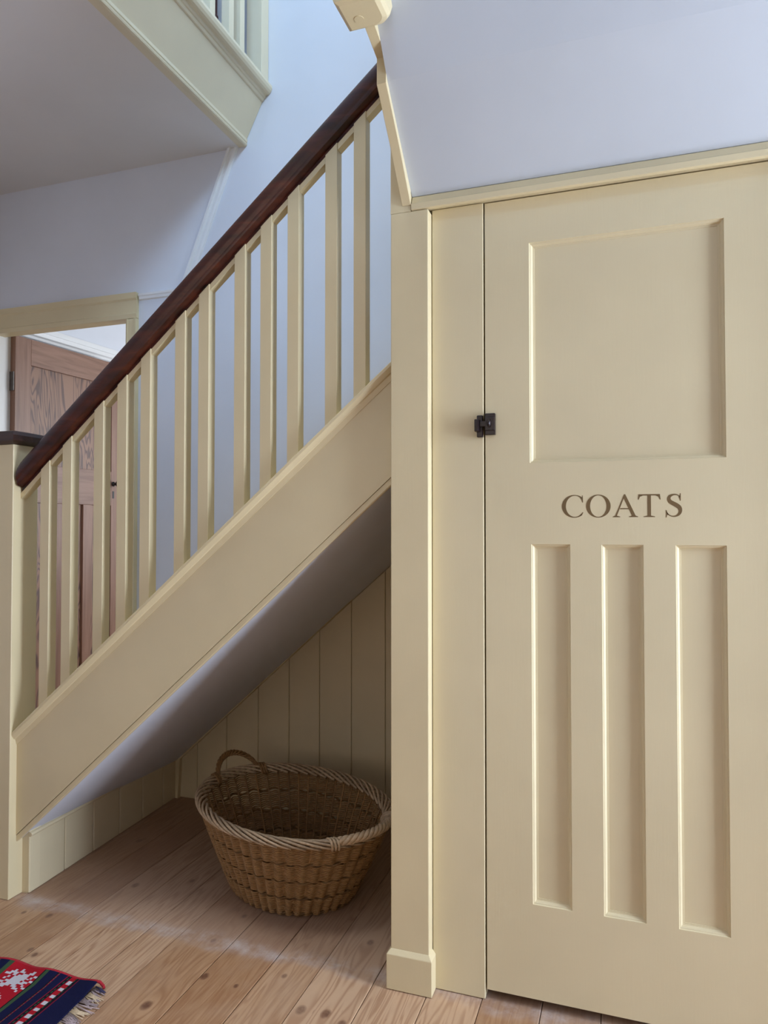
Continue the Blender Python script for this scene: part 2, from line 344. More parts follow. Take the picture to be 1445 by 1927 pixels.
# boarded end wall of the alcove (left) and boarded back wall
pa, pb = Vector((-1.718, 1.702, 0)), Vector((-1.763, 2.512, 0))
ax = (pb - pa).normalized(); nx = Vector((ax.y, -ax.x, 0))
wl = struct('wall_alcove_left', MB().prism([tuple((pa - nx * 0.03)[:2]), tuple((pa - nx * 0.008)[:2]), tuple((pb - nx * 0.008)[:2]), tuple((pb - nx * 0.03)[:2])], 'z', 0, 0.178), 'cream_boards')
js = [1.702, 1.854, 1.991, 2.133, 2.269, 2.405, 2.512]
def along(y): return pa + ax * ((y - pa.y) / ax.y)
for y0, y1 in zip(js[:-1], js[1:]):
    q0, q1 = along(y0 + 0.0014), along(y1 - 0.0014)
    MB().prism([tuple((q0 - nx * 0.010)[:2]), tuple(q0[:2]), tuple(q1[:2]), tuple((q1 - nx * 0.010)[:2])], 'z', 0, 0.176).build('plank', 'cream_boards', wl, bevel=0.0028, seg=1)
q0, q1 = along(1.70), along(2.512)
MB().sweep([tuple(nx * a + Vector((0, 0, z))) for a, z in [(0, 0), (0.006, 0.001), (0.009, 0.006), (0.007, 0.012), (0, 0.014)]], (q0.x, q0.y, 0.170), (q1.x, q1.y, 0.170)).build('bead', 'cream_boards', wl)
box('batten', 'cream_boards', wl, -1.7435, -1.719, 1.7455, 1.7005, 0.003, 0.187, bevel=0.001)
wa = struct('wall_alcove_back', MB().prism([(-1.765, 0), (-0.53, 0), (-0.53, z_bot(-0.53) + 0.0), (-1.765, z_bot(-1.765))], 'y', 2.519, 2.5195), 'cream_boards')
jb = [-1.762, -1.670, -1.534, -1.392, -1.257, -1.128, -0.997, -0.862, -0.73, -0.595, -0.53]
for x0, x1 in zip(jb[:-1], jb[1:]):
    x0 += 0.0009; x1 -= 0.0009
    MB().prism([(x0, 0), (x1, 0), (x1, z_bot(x1) + 0.002), (x0, z_bot(x0) + 0.002)], 'y', 2.509, 2.519).build('plank', 'cream_boards', wa, bevel=0.0018, seg=1)

# ------------------------------------------------------------------ main staircase
st = thing('staircase', 'straight painted flight with cream balusters and a dark mahogany handrail', 'staircase', (-1.8, 1.7, 0))
nw = box('newel_post', 'cream', st, NX0, NX1, NY0, NY1, 0, 1.352, bevel=0.002)
cx, cy = (NX0 + NX1) / 2, (NY0 + NY1) / 2
cap = MB()
def sq(h, z): return [(cx - h, cy - h, z), (cx + h, cy - h, z), (cx + h, cy + h, z), (cx - h, cy + h, z)]
rings = [sq(0.050, 1.352), sq(0.058, 1.356), sq(0.068, 1.362), sq(0.069, 1.378), sq(0.062, 1.389), sq(0.030, 1.396)]
for i in range(len(rings) - 1): cap.add(rings[i] + rings[i + 1], [(k, (k + 1) % 4, (k + 1) % 4 + 4, k + 4) for k in range(4)])
cap.add(rings[0], [(3, 2, 1, 0)]); cap.add(rings[-1], [(0, 1, 2, 3)])
cap.build('newel_cap', 'mahogany_cap', nw, label='dark mahogany newel cap')
xa, xb = NX1, PX0
sg = MB().prism([(xa, z_bot(xa) + 0.0205), (xb, z_bot(xb) + 0.0205), (xb, z_cap(xb) - 0.022), (xa, z_cap(xa) - 0.022)], 'y', 1.675, 1.715).build('string', 'cream', st)
cp = [(0, 1.673, -0.040), (0, 1.669, -0.024), (0, 1.664, -0.022), (0, 1.6555, -0.010), (0, 1.655, -0.002), (0, 1.659, 0.002), (0, 1.735, 0.002), (0, 1.735, -0.028), (0, 1.716, -0.028), (0, 1.716, -0.040)]
MB().sweep(cp, (xa, 0, z_cap(xa)), (xb, 0, z_cap(xb))).build('string_capping', 'cream', sg)
bd = [(0, 1.679, 0.0), (0, 1.677, 0.003), (0, 1.677, 0.019), (0, 1.6865, 0.019), (0, 1.6865, 0.0)]
MB().sweep(bd, (NX1 + 0.001, 0, z_bot(NX1)), (xb, 0, z_bot(xb))).build('soffit_bead', 'cream', sg)
sf = MB().prism([(-1.755, z_bot(-1.755) + 0.003), (-0.515, z_bot(-0.515) + 0.003), (-0.515, z_bot(-0.515) + 0.0195), (-1.755, z_bot(-1.755) + 0.0195)], 'y', 1.687, 2.508).build('soffit', 'white', st, label='white plastered sloping underside of the flight')
# treads and risers
for i in range(8):
    xr = -1.970 + 0.2235 * i; z1 = 0.1965 * (i + 1)
    xe = xr + 0.2235 + 0.012
    y0 = NY1 + 0.003 if i == 0 else (1.7155 if xe < PX0 - 0.01 else 1.742)
    MB().box(xr - 0.018, xe if i < 7 else -0.30, y0, YB - 0.03, z1 - 0.022, z1).build('tread', 'cream', st, bevel=0.006)
    MB().box(xr, xr + 0.016, y0, YB - 0.03, max(0, z1 - 0.1965), z1 - 0.022).build('riser', 'cream', st)
MB().prism([(-1.98, 0), (-1.75, 0), (-1.74, 0.16), (-0.42, 1.34), (-0.42, 1.78), (-1.98, 0.32)], 'y', YB - 0.029, YB - 0.001).build('wall_string', 'cream', st)
MB().box(-0.415, 0.415, 1.742, YB - 0.001, 1.735, 1.775).build('winder_light_block', 'cream', st)  # unseen slab at the turn, added to stop upstairs light leaking into the cupboard
MB().box(-0.42, -0.40, 1.742, YB - 0.001, 1.58, 1.735).build('riser', 'cream', st)
# handrail with rounded top
z0r = -0.083
rp = [(1.678, z0r), (1.678, z0r + .010), (1.660, z0r + .016), (1.6565, z0r + .024), (1.6565, z0r + .031), (1.6530, z0r + .037), (1.6515, -0.036), (1.6520, -0.024), (1.6550, -0.0135), (1.6605, -0.0055), (1.669, -0.0005), (1.679, 0.0022), (1.690, 0.003),
      (1.701, 0.0022), (1.711, -0.0005), (1.7195, -0.0055), (1.725, -0.0135), (1.728, -0.024), (1.7285, -0.036), (1.7265, z0r + .036), (1.7235, z0r + .031), (1.7235, z0r + .024), (1.72, z0r + .016), (1.702, z0r + .010), (1.702, z0r)]
hr = MB(); n = len(rp)
x0, x1 = NX1 + 0.0, PX0 - 0.0
stations = [(NX1 + 0.008, 0.90, 0), (NX1 + 0.011, 0.96, 0), (NX1 + 0.017, 0.99, 0), (NX1 + 0.026, 1.0, 0), (PX0, 1.0, 0)]
vs_ = []
for (x, sc, dz) in stations:
    for (y, z) in rp: vs_.append((x, y, z_rail(x) + (z if z < -0.060 else z0r + (z - z0r) * sc) + dz * 0))
fs_ = []
for s_ in range(len(stations) - 1):
    for i in range(n): fs_.append((s_ * n + i, s_ * n + (i + 1) % n, (s_ + 1) * n + (i + 1) % n, (s_ + 1) * n + i))
fs_ += [tuple(range(n)), tuple(range(len(stations) * n - 1, (len(stations) - 1) * n - 1, -1))]
hro = hr.add(vs_, fs_).build('handrail', 'mahogany', st, smooth=True)
hro.data.set_sharp_from_angle(angle=math.radians(38))
# balusters (front face left edge x measured one by one) with fillets between them
bx = [-1.665, -1.584, -1.470, -1.389, -1.309, -1.195, -1.119, -1.007, -0.928, -0.848, -0.740, -0.661]
for i, x in enumerate(bx):
    xe = x + 0.033
    MB().prism([(x, z_cap(x) - 0.003), (xe, z_cap(xe) - 0.003), (xe, z_rail(xe) - 0.082), (x, z_rail(x) - 0.082)], 'y', 1.675, 1.7075).build('baluster', 'cream', st, bevel=0.0012)
ed = [NX1] + [v for x in bx for v in (x, x + 0.033)] + [PX0]
for k in range(0, len(ed), 2):
    a0, a1 = ed[k] + 0.0004, ed[k + 1] - 0.0004
    MB().prism([(a0, z_rail(a0) - 0.100), (a1, z_rail(a1) - 0.100), (a1, z_rail(a1) - 0.0825), (a0, z_rail(a0) - 0.0825)], 'y', 1.679, 1.7035).build('rail_fillet', 'cream', hro)

# ------------------------------------------------------------------ tall post beside the cupboard
po = thing('stair_post', 'tall square cream post with a plinth between alcove and coats door', 'post', ((PX0 + PX1) / 2, 1.69, 0))
sh = box('shaft', 'cream', po, PX0, PX1, PY0, PY1, 0, 1.8705, bevel=0.0022)
box('shaft', 'cream', po, PX0, -0.4990, PY0, PY1, 1.8705, 2.6)
pl = MB(); e = 0.0085
r0 = [(PX0 - e, PY0 - e), (PX1 + e, PY0 - e), (PX1 + e, 1.6716), (PX0 - e, 1.70)]
r1 = [(PX0 - 0.0, PY0 - 0.0), (PX1 + 0.0, PY0 - 0.0), (PX1 + 0.0, 1.6722), (PX0 - 0.0, 1.70)]
vs_ = [(x, y, z) for z, r in ((0.001, r0), (0.083, r0), (0.094, r1)) for x, y in r]
pl.add(vs_, [(0, 1, 5, 4), (1, 2, 6, 5), (2, 3, 7, 6), (3, 0, 4, 7), (4, 5, 9, 8), (5, 6, 10, 9), (6, 7, 11, 10), (7, 4, 8, 11), (3, 2, 1, 0), (8, 9, 10, 11)])
pl.build('plinth', 'cream', po, bevel=0.0012)

# ------------------------------------------------------------------ coats cupboard: frame, head trim, door
fr = thing('coats_cupboard', 'cream understairs cupboard with a four panelled door lettered COATS', 'cupboard', (-0.01, 1.68, 0))
box('stile', 'cream_door', fr, PX1 + 0.0015, -0.3275, 1.672, 1.735, 0.001, 1.8785, bevel=0.0015)
box('stile', 'cream_door', fr, 0.3035, 0.419, 1.672, 1.735, 0.001, 1.8785, bevel=0.0015)
hd = [(1.735, 1.8800), (1.671, 1.8800), (1.6470, 1.8715), (1.6400, 1.8735), (1.6395, 1.8875), (1.6440, 1.8905), (1.6520, 1.9085), (1.735, 1.9085)]
MB().prism(hd, 'x', -0.4975, 0.419).build('head_trim', 'cream', fr, bevel=0.0008)
kp = MB().box(-0.3415, -0.3275, 1.660, 1.6722, 1.315, 1.367).box(-0.3445, -0.3335, 1.646, 1.6722, 1.327, 1.356).build('latch_keeper', 'bronze', fr, bevel=0.0018, label='dark bronze latch keeper')
MB().box(-0.3395, -0.3365, 1.6445, 1.6485, 1.328, 1.355).build('keeper_lip', 'bronze', kp, bevel=0.001)
struct('wall_cupboard', MB().box(-0.535, -0.515, 1.738, YB - 0.012, 0, 1.72).box(-0.515, 0.42, 1.742, YB, 1.70, 1.734), 'cream_boards')

# the coats door
DYF, DYB = 1.6745, 1.710
x0, x1, z0, z1 = -0.3235, 0.3005, 0.0235, 1.8765
lf = MB()
TX = (-0.2195, 0.1955); TZ = (1.2515, 1.7685)
LX = [(-0.2170, -0.1295), (-0.0610, 0.0275), (0.0935, 0.1945)]; LZ = (0.2370, 1.0630)
lf.box(x0, TX[0], DYF, DYB, z0, z1).box(TX[1], x1, DYF, DYB, z0, z1)
lf.box(TX[0], TX[1], DYF, DYB, TZ[1], z1).box(TX[0], TX[1], DYF, DYB, LZ[1], TZ[0]).box(TX[0], TX[1], DYF, DYB, z0, LZ[0])
for a, bb in ((TX[0], LX[0][0]), (LX[0][1], LX[1][0]), (LX[1][1], LX[2][0]), (LX[2][1], TX[1])): lf.box(a, bb, DYF, DYB, LZ[0], LZ[1])
lfo = lf.build('door', 'cream_door', fr)
def panel(x0, x1, z0, z1, i):
    MB().box(x0, x1, DYF + 0.0115, DYB - 0.003, z0, z1).build('panel', 'cream_door', lfo)
    prof = [(0, 0), (0.0012, 0.0030), (0.0030, 0.0034), (0.0050, 0.0050), (0.0074, 0.0092), (0.0084, 0.0092), (0.0086, 0.0100), (0.0115, 0.0104), (0.0117, 0.0118)]
    mb = MB(); R = []
    for d, y in prof: R.append([(x0 + d, DYF + y, z0 + d), (x1 - d, DYF + y, z0 + d), (x1 - d, DYF + y, z1 - d), (x0 + d, DYF + y, z1 - d)])
    for a, bb in zip(R[:-1], R[1:]): mb.add(a + bb, [(k, (k + 1) % 4, (k + 1) % 4 + 4, k + 4) for k in range(4)])
    mb.build('panel_moulding', 'cream_door', lfo)
panel(*TX, *TZ, 0)
for q in LX: panel(*q, *LZ, 1)
# lettering: roman capitals drawn as outlines, 54 mm high
def ell(cx, cz, rx, rz, a0, a1, n, pw=1.0):
    return [(cx + rx * math.cos(math.radians(a0 + (a1 - a0) * i / n)), cz + rz * math.sin(math.radians(a0 + (a1 - a0) * i / n))) for i in range(n + 1)]
def strip(outer, inner):
    n = len(outer); vs = [(p[0], p[1]) for p in outer] + [(p[0], p[1]) for p in inner]
    return vs, [(i, i + 1, n + i + 1, n + i) for i in range(n - 1)]
def letter(vsfs, x, zb, h):
    mb = MB()
    for vs, fs in vsfs:
        k = len(vs); v3 = [(x + p[0] * h * 1.05, DYF - 0.0003, zb + p[1] * h) for p in vs] + [(x + p[0] * h * 1.05, DYF + 0.002, zb + p[1] * h) for p in vs]
        mb.add(v3, list(fs) + [tuple(i + k for i in reversed(f)) for f in fs])
    mb.build('letter', 'letter', lfo)
def poly(*pts): return list(pts), [tuple(range(len(pts)))]
G_O = [strip(ell(0.51, 0.5, 0.50, 0.515, 0, 360, 48), [(0.51 + 0.335 * math.cos(t) , 0.5 + 0.478 * math.sin(t)) for t in [2 * PI * i / 48 for i in range(49)]])]
oc = ell(0.52, 0.5, 0.52, 0.515, 48, 312, 40); ic = [(0.545 + 0.375 * math.cos(math.radians(52 + (308 - 52) * i / 40)), 0.5 + 0.475 * math.sin(math.radians(52 + (308 - 52) * i / 40))) for i in range(41)]
G_C = [strip(oc, ic), poly((0.845, 0.985), (0.875, 0.985), (0.885, 0.665), (0.855, 0.665), (0.83, 0.76), (0.77, 0.87), (0.84, 0.90)),
       poly((0.76, 0.07), (0.775, 0.125), (0.87, 0.235), (0.895, 0.215), (0.85, 0.13))]
G_A = [poly((0.455, 1.01), (0.505, 1.01), (0.915, 0.06), (0.765, 0.06), (0.445, 0.83)), poly((0.455, 1.01), (0.445, 0.83), (0.165, 0.06), (0.095, 0.06)),
       poly((0.28, 0.35), (0.65, 0.35), (0.63, 0.40), (0.30, 0.40)), poly((0.0, 0.0), (0.30, 0.0), (0.30, 0.028), (0.165, 0.065), (0.095, 0.065), (0.0, 0.028)), poly((0.65, 0.0), (1.01, 0.0), (1.01, 0.028), (0.915, 0.065), (0.765, 0.065), (0.65, 0.028))]
G_T = [poly((0.375, 0.06), (0.515, 0.06), (0.515, 0.94), (0.375, 0.94)), poly((0.02, 0.94), (0.87, 0.94), (0.865, 1.0), (0.025, 1.0)), poly((0.22, 0.0), (0.67, 0.0), (0.67, 0.028), (0.515, 0.065), (0.375, 0.065), (0.22, 0.028)),
       poly((0.0, 0.76), (0.03, 0.76), (0.09, 0.89), (0.20, 0.94), (0.02, 0.95)), poly((0.89, 0.76), (0.86, 0.76), (0.80, 0.89), (0.69, 0.94), (0.87, 0.95))]
sp = [(0.58, 0.86), (0.47, 0.955), (0.32, 0.965), (0.19, 0.90), (0.15, 0.79), (0.19, 0.68), (0.30, 0.595), (0.43, 0.515), (0.54, 0.42), (0.585, 0.29), (0.55, 0.15), (0.44, 0.05), (0.29, 0.03), (0.15, 0.09), (0.06, 0.22)]
sw = [0.012, 0.022, 0.035, 0.058, 0.068, 0.078, 0.086, 0.090, 0.086, 0.072, 0.058, 0.036, 0.022, 0.018, 0.012]
def smooth_path(pts, ws, k=5):
    out = []; n = len(pts)
    for i in range(n - 1):
        p0, p1, p2, p3 = pts[max(i - 1, 0)], pts[i], pts[i + 1], pts[min(i + 2, n - 1)]
        for j in range(k):
            t = j / k
            q = [0.5 * (2 * p1[d] + (p2[d] - p0[d]) * t + (2 * p0[d] - 5 * p1[d] + 4 * p2[d] - p3[d]) * t * t + (3 * p1[d] - p0[d] - 3 * p2[d] + p3[d]) * t ** 3) for d in (0, 1)]
            out.append((q[0], q[1], ws[i] + (ws[i + 1] - ws[i]) * t))
    out.append((*pts[-1], ws[-1])); return out
s2 = smooth_path(sp, sw); lo_, li_ = [], []
for i, (x, z, w) in enumerate(s2):
    xx, zz, _ = s2[min(i + 1, len(s2) - 1)]; xq, zq, _ = s2[max(i - 1, 0)]
    t = Vector((xx - xq, zz - zq)).normalized(); lo_.append((x - t.y * w, z + t.x * w)); li_.append((x + t.y * w, z - t.x * w))
G_S = [strip(lo_, li_), poly((0.575, 1.02), (0.605, 1.02), (0.605, 0.70), (0.575, 0.70), (0.555, 0.80), (0.52, 0.87), (0.56, 0.94)), poly((0.03, 0.30), (0.06, 0.30), (0.09, 0.20), (0.15, 0.10), (0.075, 0.075), (0.06, -0.02), (0.03, -0.02))]
LH = 0.0505; LB = 1.1245
for g, x in ((G_C, -0.1475), (G_O, -0.0945), (G_A, -0.0365), (G_T, 0.0165), (G_S, 0.0725)): letter(g, x, LB, LH)
# turn latch
lt = MB().box(-0.3225, -0.2985, 1.662, DYF + 0.001, 1.320, 1.371).box(-0.3215, -0.2995, 1.655, 1.664, 1.3295, 1.362).build('latch', 'bronze', lfo, bevel=0.0016, label='dark bronze turn latch')
MB().box(-0.334, -0.318, 1.6545, 1.6595, 1.339, 1.352).build('latch_bolt', 'bronze', lfo, bevel=0.001)
kb = MB(); R = []
for j in range(9):
    a = PI / 2 * j / 8; R.append((math.cos(a), 1.655 - 0.011 * math.sin(a)))
for (r, y) in R[:-1]:
    kb.v += [(-0.3105 + 0.0052 * r * math.cos(2 * PI * i / 20), y, 1.346 + 0.0098 * r * math.sin(2 * PI * i / 20)) for i in range(20)]
for j in range(len(R) - 2): kb.f += [(j * 20 + i, j * 20 + (i + 1) % 20, (j + 1) * 20 + (i + 1) % 20, (j + 1) * 20 + i) for i in range(20)]
kb.f.append(tuple((len(R) - 2) * 20 + i for i in range(20))); kb.f.append(tuple(reversed(range(20))))
kb.build('latch_knob', 'bronze', lfo, smooth=True, label='oval dark bronze turn knob')

# ------------------------------------------------------------------ upper flight above the cupboard
uf = thing('upper_staircase', 'upper flight above the coats cupboard with white soffit and cream string', 'staircase', (-0.5, 1.5, 1.9))
bot = [(1.6415, 1.8850), (1.556, 1.978), (1.470, 2.062), (1.4555, 2.076), (1.4565, 2.134), (1.386, 2.152), (1.340, 2.170), (0.55, 2.92)]
top = [(0.55, 3.20), (1.340, 2.50), (1.46, 2.40), (1.6415, 2.22)]
us = MB().prism(bot + top, 'x', -0.520, -0.498).build('string', 'cream', uf, bevel=0.0008)
so = [(1.6515, 1.9095), (1.4645, 2.085), (1.3860, 2.184), (1.30, 2.300), (0.55, 3.20)]
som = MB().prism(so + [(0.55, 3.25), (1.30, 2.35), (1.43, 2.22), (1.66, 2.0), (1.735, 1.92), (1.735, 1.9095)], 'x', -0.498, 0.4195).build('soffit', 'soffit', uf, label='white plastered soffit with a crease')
pd = MB(); X0, X1, Y0, Y1 = -0.558, -0.460, 1.290, 1.386
def ring(d, z, cr): # rounded right rear corner
    pts = [(X0 + d, Y0 + d), (X1 - d, Y0 + d)]
    for k in range(7):
        t = PI / 2 * k / 6; pts.append((X1 - d - cr + cr * math.cos(t), Y1 - d - cr + cr * math.sin(t)))
    pts.append((X0 + d, Y1 - d)); return [(x, y, z) for x, y in pts]
rr = [ring(0.0, 2.95, 0.003), ring(0.0, 2.185, 0.003), ring(0.0, 2.165, 0.018), ring(0.004, 2.153, 0.024), ring(0.012, 2.1485, 0.024)]
k = len(rr[0])
for a, bb in zip(rr[:-1], rr[1:]): pd.add(a + bb, [(i, (i + 1) % k, (i + 1) % k + k, i + k) for i in range(k)])
pd.add(rr[-1], [tuple(range(k))]); pd.add(rr[0], [tuple(reversed(range(k)))])
pdo = pd.build('newel_drop', 'cream', uf, bevel=0.001)
dk = MB(); dk.v = [(-0.520 + 0.010 * math.cos(2 * PI * i / 20), 1.3475 + 0.010 * math.sin(2 * PI * i / 20), z) for z in (2.150, 2.1475) for i in range(20)]
dk.f = [(i, (i + 1) % 20, (i + 1) % 20 + 20, i + 20) for i in range(20)] + [tuple(range(20, 40))]
dk.build('dowel_plug', 'cream', pdo)
MB().box(-0.462, -0.4595, 1.289, 1.296, 2.16, 2.9).build('bead', 'cream', pdo)
for i in range(4):
    yy = 1.25 - 0.22 * i; zz = 2.78 + 0.264 * i
    MB().box(-0.498, 0.4195, yy - 0.22, yy + 0.02, zz, zz + 0.022).build('tread', 'cream', uf)
    MB().box(-0.498, 0.4195, yy - 0.016, yy, zz - 0.20, zz).build('riser', 'cream', uf)

# ------------------------------------------------------------------ landing edge and balustrade
ld = thing('landing_balustrade', 'upper landing edge with splayed cream fascia, nosing and white balusters', 'balustrade', (-1.42, 2.0, 2.66))
Yl = 0.30; Ye = 2.5185
def ysw(prof, name, par): return MB().prism(prof, 'y', Yl, Ye)
fa = MB()
fa.add([(-1.4735, Yl, 2.651), (-1.378, Yl, 2.842), (-1.40, Yl, 2.842), (-1.495, Yl, 2.651), (-1.4735, Ye, 2.651), (-1.378, Ye, 2.842), (-1.40, Ye, 2.842), (-1.495, Ye, 2.651)],
       [(0, 1, 2, 3), (4, 7, 6, 5), (0, 4, 5, 1), (1, 5, 6, 2), (2, 6, 7, 3), (3, 7, 4, 0)])
fao = fa.build('fascia', 'cream_landing', ld)
MB().prism([(-1.480, 2.6505), (-1.4650, 2.6490), (-1.4600, 2.6525), (-1.4575, 2.6580), (-1.4600, 2.6625), (-1.4570, 2.6660), (-1.4560, 2.6760), (-1.4615, 2.6800), (-1.4700, 2.678)], 'y', Yl, Ye).build('bead', 'cream_landing', fao, smooth=False)
MB().prism([(-1.400, 2.818), (-1.3885, 2.8175), (-1.3845, 2.8200), (-1.3800, 2.8285), (-1.3785, 2.8290), (-1.3755, 2.8305), (-1.3720, 2.8390), (-1.3700, 2.8395), (-1.3620, 2.8410), (-1.3550, 2.8450), (-1.3490, 2.8530), (-1.3450, 2.8640), (-1.3460, 2.8750), (-1.3520, 2.8830), (-1.400, 2.884)], 'y', Yl, Ye).build('nosing', 'cream_landing', ld)
struct('floor_landing', MB().box(-3.0, -1.43, -2.5, YB - 0.001, 2.802, 2.8845), 'white')
for (y0, y1) in [(2.320, 2.353), (2.243, 2.275), (2.117, 2.150), (1.985, 2.018), (1.86, 1.893), (1.74, 1.773), (1.62, 1.653)]:
    box('baluster', 'cream_landing', ld, -1.408, -1.375, y0, y1, 2.884, 3.78, bevel=0.001)
box('newel_post', 'cream_landing', ld, -1.430, -1.362, 2.462, 2.5185, 2.884, 3.9, bevel=0.002)
MB().prism([(-1.42, 3.78), (-1.362, 3.78), (-1.355, 3.80), (-1.36, 3.835), (-1.39, 3.845), (-1.42, 3.835), (-1.427, 3.80)], 'y', 1.55, 2.462).build('handrail', 'mahogany', ld)
# dark red-brown bentwood chair standing on the landing, a sliver of its tall rounded back seen between two balusters
ch = thing('landing_chair', 'tall dark red-brown wooden chair back half hidden behind the landing balusters', 'chair', (-1.72, 2.30, 2.8845))
bkm = MB(); arc = [(2.405 + math.cos(a) * 0.145, 3.17 + math.sin(a) * 0.18) for a in [PI * i / 16 for i in range(17)]]
inn = [(2.405 + math.cos(a) * 0.115, 3.17 + math.sin(a) * 0.15) for a in [PI * i / 16 for i in range(17)]]
ring_ = [(2.550, 3.05)] + arc + [(2.26, 3.05), (2.29, 3.05)] + list(reversed(inn)) + [(2.52, 3.05)]
ring_ = [(min(y, 2.515), z) for y, z in ring_]
bkm.prism([(min(2.405 + math.cos(a) * 0.11, 2.512), 3.23 + math.sin(a) * 0.28) for a in [2 * PI * i / 28 for i in range(28)]], 'x', -1.615, -1.595)
bkm.build('backrest', 'red_wood', ch, bevel=0.004)
for yy in (2.31, 2.49):
    MB().box(-1.615, -1.595, yy - 0.012, yy + 0.012, 2.8845, 3.20).build('leg', 'red_wood', ch)
    MB().box(-1.93, -1.905, yy - 0.012, yy + 0.012, 2.8845, 3.19).build('leg', 'red_wood', ch)
MB().box(-1.94, -1.59, 2.285, 2.514, 3.185, 3.215).build('seat', 'red_wood', ch, bevel=0.006)

# ------------------------------------------------------------------ stained door of the room beyond
hx, hy = -2.757, 2.612
rd = thing('room_door', 'reddish brown stained panel door standing open beyond the stairs', 'door', (hx, hy, 0))
du = Vector((0.061, 0.998, 0)).normalized(); dn = Vector((du.y, -du.x, 0)); TH = 0.040
def leaf(name, m, par, w0, w1, z0, z1, d0=0.0, d1=TH, **k):
    P = [Vector((hx, hy, 0)) + du * w + dn * (d - TH) for w, d in ((w0, d0), (w1, d0), (w1, d1), (w0, d1))]
    return MB().prism([(p.x, p.y) for p in P], 'z', z0, z1).build(name, m, par, **k)
WD = 0.715; T0 = 2.020
leaf('stile', 'door_wood', rd, 0, 0.090, 0.006, T0, bevel=0.0015); leaf('stile', 'door_wood', rd, WD - 0.090, WD, 0.006, T0, bevel=0.0015)
for a, bb in ((1.893, T0), (1.225, 1.413), (0.006, 0.22)): leaf('rail', 'door_wood_rail', rd, 0.090, WD - 0.090, a, bb, bevel=0.0015)
pw = (WD - 0.18 - 0.12) / 3
leaf('panel', 'figured', rd, 0.090, WD - 0.090, 1.413, 1.893, 0.012, 0.026, label='panel with bold figured grain')
for i in range(3):
    a = 0.090 + i * (pw + 0.06)
    leaf('panel', 'figured', rd, a, a + pw, 0.22, 1.225, 0.012, 0.026)
    if i < 2: leaf('muntin', 'door_wood', rd, a + pw, a + pw + 0.06, 0.22, 1.225, bevel=0.0015)
for zc in (1.80, 0.25):
    leaf('hinge', 'iron', rd, -0.006, 0.003, zc - 0.045, zc + 0.045, -0.014, TH - 0.004, label='steel butt hinge')
kc = Vector((hx, hy, 1.345)) + du * 0.640
kn = MB(); prof = [(0.013, 0.0), (0.013, 0.004), (0.006, 0.006), (0.006, 0.022), (0.014, 0.027), (0.019, 0.036), (0.017, 0.046), (0.008, 0.051)]
for r, d in prof:
    for i in range(16):
        q = 2 * PI * i / 16; kn.v.append(tuple(kc + dn * d + du * (r * math.cos(q)) + Vector((0, 0, r * math.sin(q)))))
for j in range(len(prof) - 1): kn.f += [(j * 16 + i, j * 16 + (i + 1) % 16, (j + 1) * 16 + (i + 1) % 16, (j + 1) * 16 + i) for i in range(16)]
kn.f += [tuple(range(16)), tuple(reversed(range((len(prof) - 1) * 16, len(prof) * 16)))]
kn.build('door_knob', 'black', rd, smooth=True, label='black round knob')
leaf('keyhole_plate', 'black', rd, 0.634, 0.646, 1.265, 1.305, TH - 0.001, TH + 0.0015, label='black keyhole plate')

# ------------------------------------------------------------------ wicker basket
bk = thing('wicker_basket', 'oval brown willow laundry basket with pale braided rim on alcove floor', 'basket', (-1.003, 2.027, 0))
TH_ = -0.49; ct, sn = math.cos(TH_), math.sin(TH_)
A0, B0, A1, B1, H = 0.212, 0.163, 0.348, 0.248, 0.243
def bp(phi, z, off=0.0):
    s = z / H; s_ = s ** 0.92
    a = A0 + (A1 - A0) * s_ + off; b = B0 + (B1 - B0) * s_ + off
    z = z + (0.010 - 0.012 * math.cos(2 * phi) * 0.0) * 0
    x, y = a * math.cos(phi), b * math.sin(phi)
    return Vector((-1.003 + x * ct - y * sn, 2.027 + x * sn + y * ct, z))
def arc_phi(n):   # equal spacing along the oval
    K = 720; ph = [2 * PI * i / K for i in range(K + 1)]; ac = [0]
    for i in range(K): ac.append(ac[-1] + (bp(ph[i + 1], H) - bp(ph[i], H)).length)
    out = []; j = 0
    for k in range(n):
        t = ac[-1] * k / n
        while ac[j + 1] < t: j += 1
        out.append(ph[j] + (ph[j + 1] - ph[j]) * (t - ac[j]) / (ac[j + 1] - ac[j]))
    return out
NS = 48
st_phi = arc_phi(NS)
for ph in st_phi:
    MB().tube([bp(ph, 0.004 + (H - 0.004) * j / 6) for j in range(7)], 0.0031, 5).build('stake', 'willow_pale' if False else 'willow', bk, smooth=True)
fine = []
for k in range(NS):
    a0 = st_phi[k]; a1 = st_phi[(k + 1) % NS] + (2 * PI if k == NS - 1 else 0)
    for j in range(6): fine.append(a0 + (a1 - a0) * j / 6)
def row(mb, z, band, r):      # rods bulge outward between the stakes, the bulges staggered from band to band
    pts = []
    for i, ph in enumerate(fine):
        c_ = math.cos(2 * PI * i / 6 + (PI if band % 2 else 0) * 0 + PI)
        big = 0.5 + 0.5 * math.cos(2 * PI * i / 12 + PI * band)
        pts.append(bp(ph, z + random.uniform(-0.0005, 0.0005) + 0.0012 * math.sin(2 * PI * i / 6), 0.0058 + 0.0046 * c_ + 0.0024 * big))
    mb.tube(pts, r, 5, closed=True)
def wale(mb, z):       # a pair of rods twisted round the stakes
    for s_ in (0, 1):
        pts = []
        for i, ph in enumerate(fine):
            t = PI * i / 12 + PI * s_
            pts.append(bp(ph, z + 0.0042 * math.sin(2 * t) , 0.0065 + 0.0030 * math.cos(2 * t)))
        mb.tube(pts, 0.0039, 5, closed=True)
wv = MB(); z = 0.006; i = 0
bands = [0.066, 0.122, 0.182]
